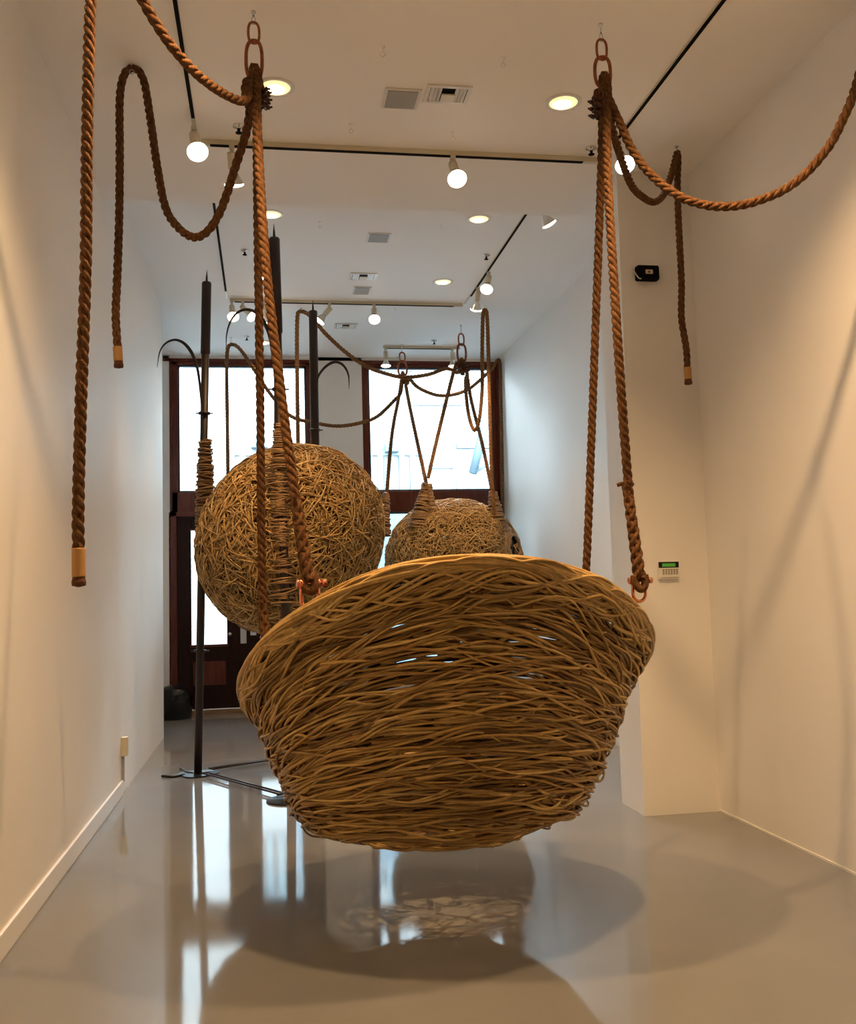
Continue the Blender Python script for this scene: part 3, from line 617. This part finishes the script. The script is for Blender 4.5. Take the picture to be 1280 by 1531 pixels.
for p, lab in ((UZ(345, 505, H2), 'small eye carrying the thin rope before the left window'), (UZ(450, 461, H2), 'small eye carrying the rope loop beside the rear pole'), (h3, 'small eye carrying the doubled rope right of the lamps')):
    eyebolt(p, lab, .012, 'steel eyes carrying the rope tails')
for (a, b_, r0, r1) in (((577, 738), (573, 800), .035, .085), ((636, 722), (627, 790), .03, .13), ((641, 725), (647, 770), .03, .05), ((737, 735), (745, 800), .04, .13)):
    sleeve([F3(a[0], a[1], 11.2), F3((a[0]+b_[0])/2, (a[1]+b_[1])/2, 11.17), F3(b_[0], b_[1], 11.15)], r0, r1, 34, .008, 'rope_sleeve', pod)

# ------------------------------------------------------------------ ceiling fittings
WARM = (1, .615, .285)
def spot(loc, d, e, col, ang, blend=.6, size=.04, nm='lamp_light'):
    ld = bpy.data.lights.new(nm, 'SPOT'); ld.energy = e; ld.color = col; ld.spot_size = ang; ld.spot_blend = blend; ld.shadow_soft_size = size
    o = bpy.data.objects.new(nm, ld); C.objects.link(o); o.location = [float(q) for q in loc]
    o.rotation_euler = Vector([float(q) for q in d]).to_track_quat('-Z', 'Y').to_euler(); return o
def track(a, b_, z, lab):
    a, b_ = np.array(a, float), np.array(b_, float); o = empty('light_track', ((a[0]+b_[0])/2, (a[1]+b_[1])/2, z)); tag(o, lab, 'track', 'lighting tracks')
    lo, hi = np.minimum(a, b_), np.maximum(a, b_); w = .014; ex = np.array([w, 0]) if hi[1]-lo[1] > hi[0]-lo[0] else np.array([0, w])
    if ex[0] > 0:
        boxm((*(lo-ex*.8), z-.012), (*(hi+ex*.8), z)).build('rail', M_cream, o)
        boxm((lo[0]-.010, lo[1], z-.016), (lo[0]+.010, hi[1]-.30, z-.011)).build('black_insert', M_blackm, o)
    else:
        boxm((*(lo-ex), z-.034), (*(hi+ex), z)).build('rail', M_cream, o)
        boxm((lo[0]+.05, lo[1]-w-.001, z-.036), (hi[0]-.1, lo[1]+w, z-.032)).build('black_insert', M_blackm, o)
    return o
TX0, TX1, TY = -.39, 2.19, 5.95
track((TX0, YN+.3), (TX0, TY), H1, 'left ceiling track running along the near ceiling')
track((TX1, YN+.3), (TX1, TY-.02), H1, 'right ceiling track running along the near ceiling')
track((TX0+.03, TY), (TX1-.03, TY), H1, 'cross track spanning the near ceiling before the step')
TX2, TX3, TY2 = -.383, 2.19, 10.42
track((TX2, YE+.05), (TX2, TY2), H2, 'left ceiling track on the far ceiling')
track((TX3, YE+.05), (TX3, TY2-.02), H2, 'right ceiling track on the far ceiling')
track((TX2+.03, TY2), (TX3-.03, TY2), H2, 'cross track spanning the far ceiling')
track((1.5, 12.3), (2.5, 12.3), H2, 'short white track just before the right window')
LAMP_E = 26; KT, KD = .75, 2.9
def track_lamp(x, y, z, d, lab, e=LAMP_E, ang=1.3, s=1.0, lit=True):
    d = unit(np.array(d, float)); o = empty('track_lamp', (x, y, z-.034)); tag(o, lab, 'lamp', 'track lamps')
    p = np.array([x, y, z-.034]); q = MB(); q.box(p-[.016, .016, .022], p+[.016, .016, .002]); q.tubes([np.array([p-[0, 0, .015], p-[0, 0, .05*s+.01]])], .009, 8); q.build('stem', M_cream, o)
    j = p - np.array([0, 0, .055*s]); a = j - d*.02
    q = MB(); q.lathe([(0, 0), (.026*s, .002), (.029*s, .01), (.029*s, .10*s), (.020*s, .102*s)], 18, a, d, False); q.build('socket', M_cream, o)
    c_ = a + d*.10*s; q = MB(); q.lathe([(.018*s, -.006), (.022*s, .012*s), (.034*s, .04*s), (.052*s, .075*s), (.060*s, .088*s)], 24, c_, d, False); q.build('reflector_bulb', M_glassbulb, o)
    q = MB(); q.lathe([(.060*s, .087*s), (.059*s, .096*s), (.045*s, .104*s), (.02*s, .109*s), (0.001, .110*s)], 24, c_, d, False); q.build('bulb_face', M_bulb, o)
    if e: spot(c_+d*.13*s, d, e*KT, WARM, ang, .8, .05)
    return o
tl = lambda px, py, Z: UZ(px, py, Z)
track_lamp(TX0, 5.72, H1, (.15, -.55, -.8), 'lit lamp at the left corner of the near tracks, facing the room', 5)
track_lamp(-.18, TY, H1, (.06, .55, -1), 'lamp pointing down beside the left corner lamp', 240, .9)
track_lamp(1.2, TY, H1, (.02, -.6, -.8), 'bright lamp in the middle of the near cross track', 6, 1.6)
track_lamp(TX1, 5.65, H1, (.0, -.6, -.8), 'bright lamp behind the right ropes of the basket', 5)
track_lamp(TX2+.05, TY2, H2, (.1, -.6, -.8), 'bright lamp at the left end of the far cross track', 12)
track_lamp(-.22, TY2, H2, (.5, -.35, -.6), 'white lamp shade tilted right, next to the left end of the far cross track', 10)
track_lamp(-.0, TY2, H2, (.1, .1, -1), 'lamp pointing down behind the left ropes on the far cross track', 10)
track_lamp(.70, TY2, H2, (-.6, .05, -.7), 'lamp tilted left on the far cross track right of the rear pole', 14)
track_lamp(1.18, TY2, H2, (-.05, -.6, -.8), 'bright round lamp in the middle of the far cross track', 12, 1.6)
track_lamp(TX3, 7.42, H2, (.35, .15, -.55), 'lamp tilted right high on the far right track at the ceiling step', 12)
track_lamp(TX3, 9.25, H2, (-.25, -.45, -.8), 'upper bright lamp of the cluster on the far right track', 14)
track_lamp(TX3, 9.75, H2, (-.05, .6, -1), 'lower lamp of the cluster pointing down on the far right track', 220, 1.0)
track_lamp(1.53, 12.3, H2, (0, .0, -1), 'left lamp of the short track before the window', 8)
track_lamp(2.40, 12.3, H2, (0, .0, -1), 'right lamp of the short track before the window', 8)
def downlight(x, y, z, lab, e=30, ang=1.75):
    o = empty('downlight', (x, y, z)); tag(o, lab, 'downlight', 'round recessed ceiling lights')
    q = MB(); q.lathe([(.080, -.001), (.082, -.006), (.105, -.005), (.108, .0)], 40, (x, y, z), None, False); q.build('trim_ring', M_white, o)
    q = MB(); q.lathe([(.080, -.002), (.082, -.0045), (.0, -.0045)], 40, (x, y, z), None, False); q.build('reflector', M_can, o)
    q = MB(); q.lathe([(.055, -.0048), (.045, -.008), (.0, -.010)], 30, (x, y+.02, z), None, False); q.build('lamp_disc', M_canlamp, o)
    if z > 4.4: ang = 1.5; e = e*1.7
    if abs(y-5.27) < .1: ang = 1.4
    if abs(y-3.6) < .1: ang = 2.2
    if y < 2: ang = 1.15
    if e: spot((x, y, z-.03), (0, 0, -1), e*KD, WARM, ang, .8, .06)
for (x, y, z, lab, e) in [(.08, 5.27, H1, 'glowing round downlight beside the left rope clamps', 9), (1.72, 5.26, H1, 'glowing round downlight left of the right ropes', 9),
    (.07, 8.04, H2, 'downlight behind the left ropes at the ceiling step', 26), (1.82, 7.98, H2, 'downlight on the right just beyond the ceiling step', 26),
    (.02, 9.69, H2, 'dim downlight partly behind the left ropes', 22), (1.81, 9.68, H2, 'downlight before the far cross track on the right', 22),
    (0, 12.22, H2, 'farthest downlight above the left window', 14),
    (.08, 3.6, H1, 'downlight overhead left of the basket', 104), (1.74, 3.6, H1, 'downlight overhead right of the basket', 104), (.08, 1.2, H1, 'added unseen downlight above the camera on the left', 20), (1.74, 1.2, H1, 'added unseen downlight above the camera on the right', 20), (.08, -1.6, H1, 'added unseen downlight behind the camera on the left', 20), (1.74, -1.6, H1, 'added unseen downlight behind the camera on the right', 20)]:
    downlight(x, y, z, lab, e)  # the pairs above and behind the camera are unseen, added for warm light
for (x, y, d, lab) in [(TX0, 2.2, (.75, 1.6, -1.7), 'added unseen track lamp above the camera on the left aimed at the basket'), (TX1, 2.0, (-.8, 1.7, -1.7), 'added unseen track lamp above the camera on the right aimed at the basket'), (TX0, 3.4, (-.6, .5, -1.0), 'added unseen lamp on the left track washing the left wall'), (TX1, 3.0, (.6, .5, -1.0), 'added unseen lamp on the right track washing the right wall'), (TX0, .8, (-.6, .6, -1.0), 'added unseen rear lamp on the left track washing the left wall'), (TX1, .6, (.6, .6, -1.0), 'added unseen rear lamp on the right track washing the right wall')]:
    track_lamp(x, y, H1, d, lab, 52 if 'basket' in lab else (12 if 'right' in lab else 24), 1.0 if 'basket' in lab else 1.5)  # unseen track lamps added to light the basket front and the side walls
# grilles and vents
def panel(px, py, z, w, d, lab):
    c = UZ(px, py, z); o = empty('ceiling_panel', c); tag(o, lab, 'panel', 'square grey ceiling panels')
    x, y = c[0], c[1]; bevel(boxm((x-w/2-.018, y-d/2-.018, z-.008), (x+w/2+.018, y+d/2+.018, z)).build('frame', M_white, o), .003)
    boxm((x-w/2, y-d/2, z-.012), (x+w/2, y+d/2, z-.007)).build('grille', M_grey, o)
panel(600, 147, H1, .17, .19, 'square grey panel in the near ceiling left of the vent')
panel(566, 355, H2, .17, .19, 'square grey panel alone on the far ceiling')
panel(541, 434, H2, .15, .22, 'small grey panel beyond the far vent')
def vent(px, py, z, w, d, lab):
    c = UZ(px, py, z); x, y = c[0], c[1]; o = empty('ceiling_vent', (x, y, z)); tag(o, lab, 'vent', 'louvred ceiling vents'); f = .022
    q = MB(); q.box((x-w/2-f, y-d/2-f, z-.010), (x+w/2+f, y-d/2, z)); q.box((x-w/2-f, y+d/2, z-.010), (x+w/2+f, y+d/2+f, z)); q.box((x-w/2-f, y-d/2, z-.010), (x-w/2, y+d/2, z)); q.box((x+w/2, y-d/2, z-.010), (x+w/2+f, y+d/2, z)); q.build('frame', M_white, o)
    boxm((x-w/2, y-d/2, z-.002), (x+w/2, y+d/2, z-.0005)).build('opening_shade', M_blackm, o)  # black sheet painted in for the shade inside the vent
    for k in (-.42, -.32, -.22, .24, .34, .44):
        q = MB(); xx = x+k*w; q.add([(xx-.012, y-d/2, z-.003), (xx+.004, y-d/2, z-.014), (xx+.004, y+d/2, z-.014), (xx-.012, y+d/2, z-.003), (xx-.010, y-d/2, z-.002), (xx+.006, y-d/2, z-.013), (xx+.006, y+d/2, z-.013), (xx-.010, y+d/2, z-.002)], [(0,1,2,3),(7,6,5,4),(0,4,5,1),(3,2,6,7),(1,5,6,2),(0,3,7,4)], False); q.build('slat', M_white, o)
    boxm((x-.16*w, y-.05*d, z-.012), (x+.20*w, y+d/2, z-.004)).build('damper_plate', M_cream, o)
vent(669, 140, H1, .21, .15, 'louvred vent in the near ceiling beside the grey panel')
vent(543, 413, H2, .22, .16, 'louvred vent on the far ceiling before the cross track')
vent(517, 487, H2, .22, .16, 'farthest louvred vent beyond the cross track')
def sprinkler(px, py, z, lab):
    c = UZ(px, py, z); o = empty('sprinkler', c); tag(o, lab, 'sprinkler', 'ceiling sprinklers')
    q = MB(); q.lathe([(.0, 0), (.035, 0), (.036, -.006), (.012, -.012), (.012, -.02)], 20, c, None, False); q.build('rosette', M_chrome, o)
    q = MB(); q.tubes([c+np.array([[0, 0, -.01], [0, 0, -.04]])], .009, 8); q.lathe([(.0, -.04), (.02, -.042), (.02, -.046), (0, -.046)], 14, c, None, False); q.build('head', M_blackm, o)
for a in [(357, 188, H1, 'sprinkler behind the left ropes on the near ceiling'), (884, 221, H1, 'sprinkler by the right end of the near cross track'), (366, 374, H2, 'sprinkler left on the far ceiling'), (727, 381, H2, 'sprinkler beside the far right track'), (369, 503, H2, 'sprinkler above the left window'), (649, 509, H2, 'sprinkler between the window links')]: sprinkler(*a)

# ------------------------------------------------------------------ wall fittings
y = YP0
c = UY(965, 411, y); o = empty('alarm_siren', c); tag(o, 'small black box with a white label high on the white pillar', 'alarm')
bevel(boxm((c[0]-.078, y-.06, c[2]-.05), (c[0]+.078, y, c[2]+.05)).build('housing', M_blackm, o), .014, 3)
boxm((c[0]-.022, y-.062, c[2]-.012), (c[0]+.028, y-.0595, c[2]+.016)).build('label_sticker', M_label, o)
boxm((c[0]-.006, y-.063, c[2]-.006), (c[0]+.010, y-.0618, c[2]+.008)).build('label_mark', mat('brown_ink', (.2, .1, .04), .6), o)
q = MB(); q.tubes([np.array([(c[0]-.088, y-.03, c[2]+.01), (c[0]-.082, y-.05, c[2]-.02), (c[0]-.072, y-.062, c[2]-.045), (c[0]-.055, y-.06, c[2]-.047)])], .004, 6); q.build('wire_clip', M_white, o)
c = UY(998, 853, y); o = empty('alarm_keypad', c); tag(o, 'white alarm keypad with a green display on the pillar', 'keypad'); x, z = c[0], c[2]
bevel(boxm((x-.070, y-.026, z-.056), (x+.070, y, z+.056)).build('housing', M_white, o), .004)
boxm((x-.070, y-.028, z+.018), (x+.068, y-.025, z+.056)).build('black_bezel', M_black, o)
boxm((x-.046, y-.030, z+.024), (x+.044, y-.0275, z+.046)).build('green_display', M_lcd, o)
q0 = None
for r_ in range(3):
    for k_ in range(6):
        xx, zz = x-.044+k_*.0185, z+.004-r_*.0125; bevel(boxm((xx, y-.0285, zz-.004), (xx+.012, y-.025, zz+.004)).build('key', M_keys, o), .001)
boxm((x-.06, y-.0275, z-.047), (x+.066, y-.0255, z-.0445)).build('flap_groove', M_keys, o)
o = empty('wall_outlet', (XL, 7.86, .30)); tag(o, 'cream electrical outlet box low on the left wall', 'outlet')
bevel(boxm((XL, 7.82, .29), (XL+.045, 7.90, .43)).build('outlet_box', M_cream, o), .004)
boxm((XL, 7.848, .10), (XL+.02, 7.872, .29)).build('conduit', M_grey, o)
# black bin in the recess
c = UZ(264, 1072, 0); cb = np.array([-1.145, 12.66, 0]); o = empty('waste_bin', cb); tag(o, 'shiny black domed waste bin beside the street door', 'bin')
q = MB(); q.lathe([(.0, 0), (.20, 0), (.205, .01), (.215, .20), (.215, .26)], 40, cb, None, False); q.build('bin_body', M_black, o)
q = MB(); q.lathe([(.219, .24), (.22, .27), (.21, .31), (.18, .36), (.12, .395), (.05, .41), (.0, .412)], 40, cb, None, False); q.build('domed_lid', M_black, o)
# cord end at the door
# ------------------------------------------------------------------ sky and daylight
w = bpy.data.worlds.new('sky'); scene.world = w; w.use_nodes = True
bg = w.node_tree.nodes['Background']; bg.inputs[0].default_value = (.78, .90, 1.0, 1); bg.inputs[1].default_value = 30.0
for (x0, x1, z0, z1) in ((-1.12, .54, 2.84, 4.5), (1.37, 3.06, 2.83, 4.5), (1.37, 3.06, .5, 2.5), (-.965, -.52, .88, 2.34)):
    ld = bpy.data.lights.new('sky_portal', 'AREA'); ld.shape = 'RECTANGLE'; ld.size = x1-x0; ld.size_y = z1-z0; ld.cycles.is_portal = True
    o = bpy.data.objects.new('sky_portal', ld); C.objects.link(o); o.location = ((x0+x1)/2, YB+.17, (z0+z1)/2); o.rotation_euler = (-PI/2, 0, 0)
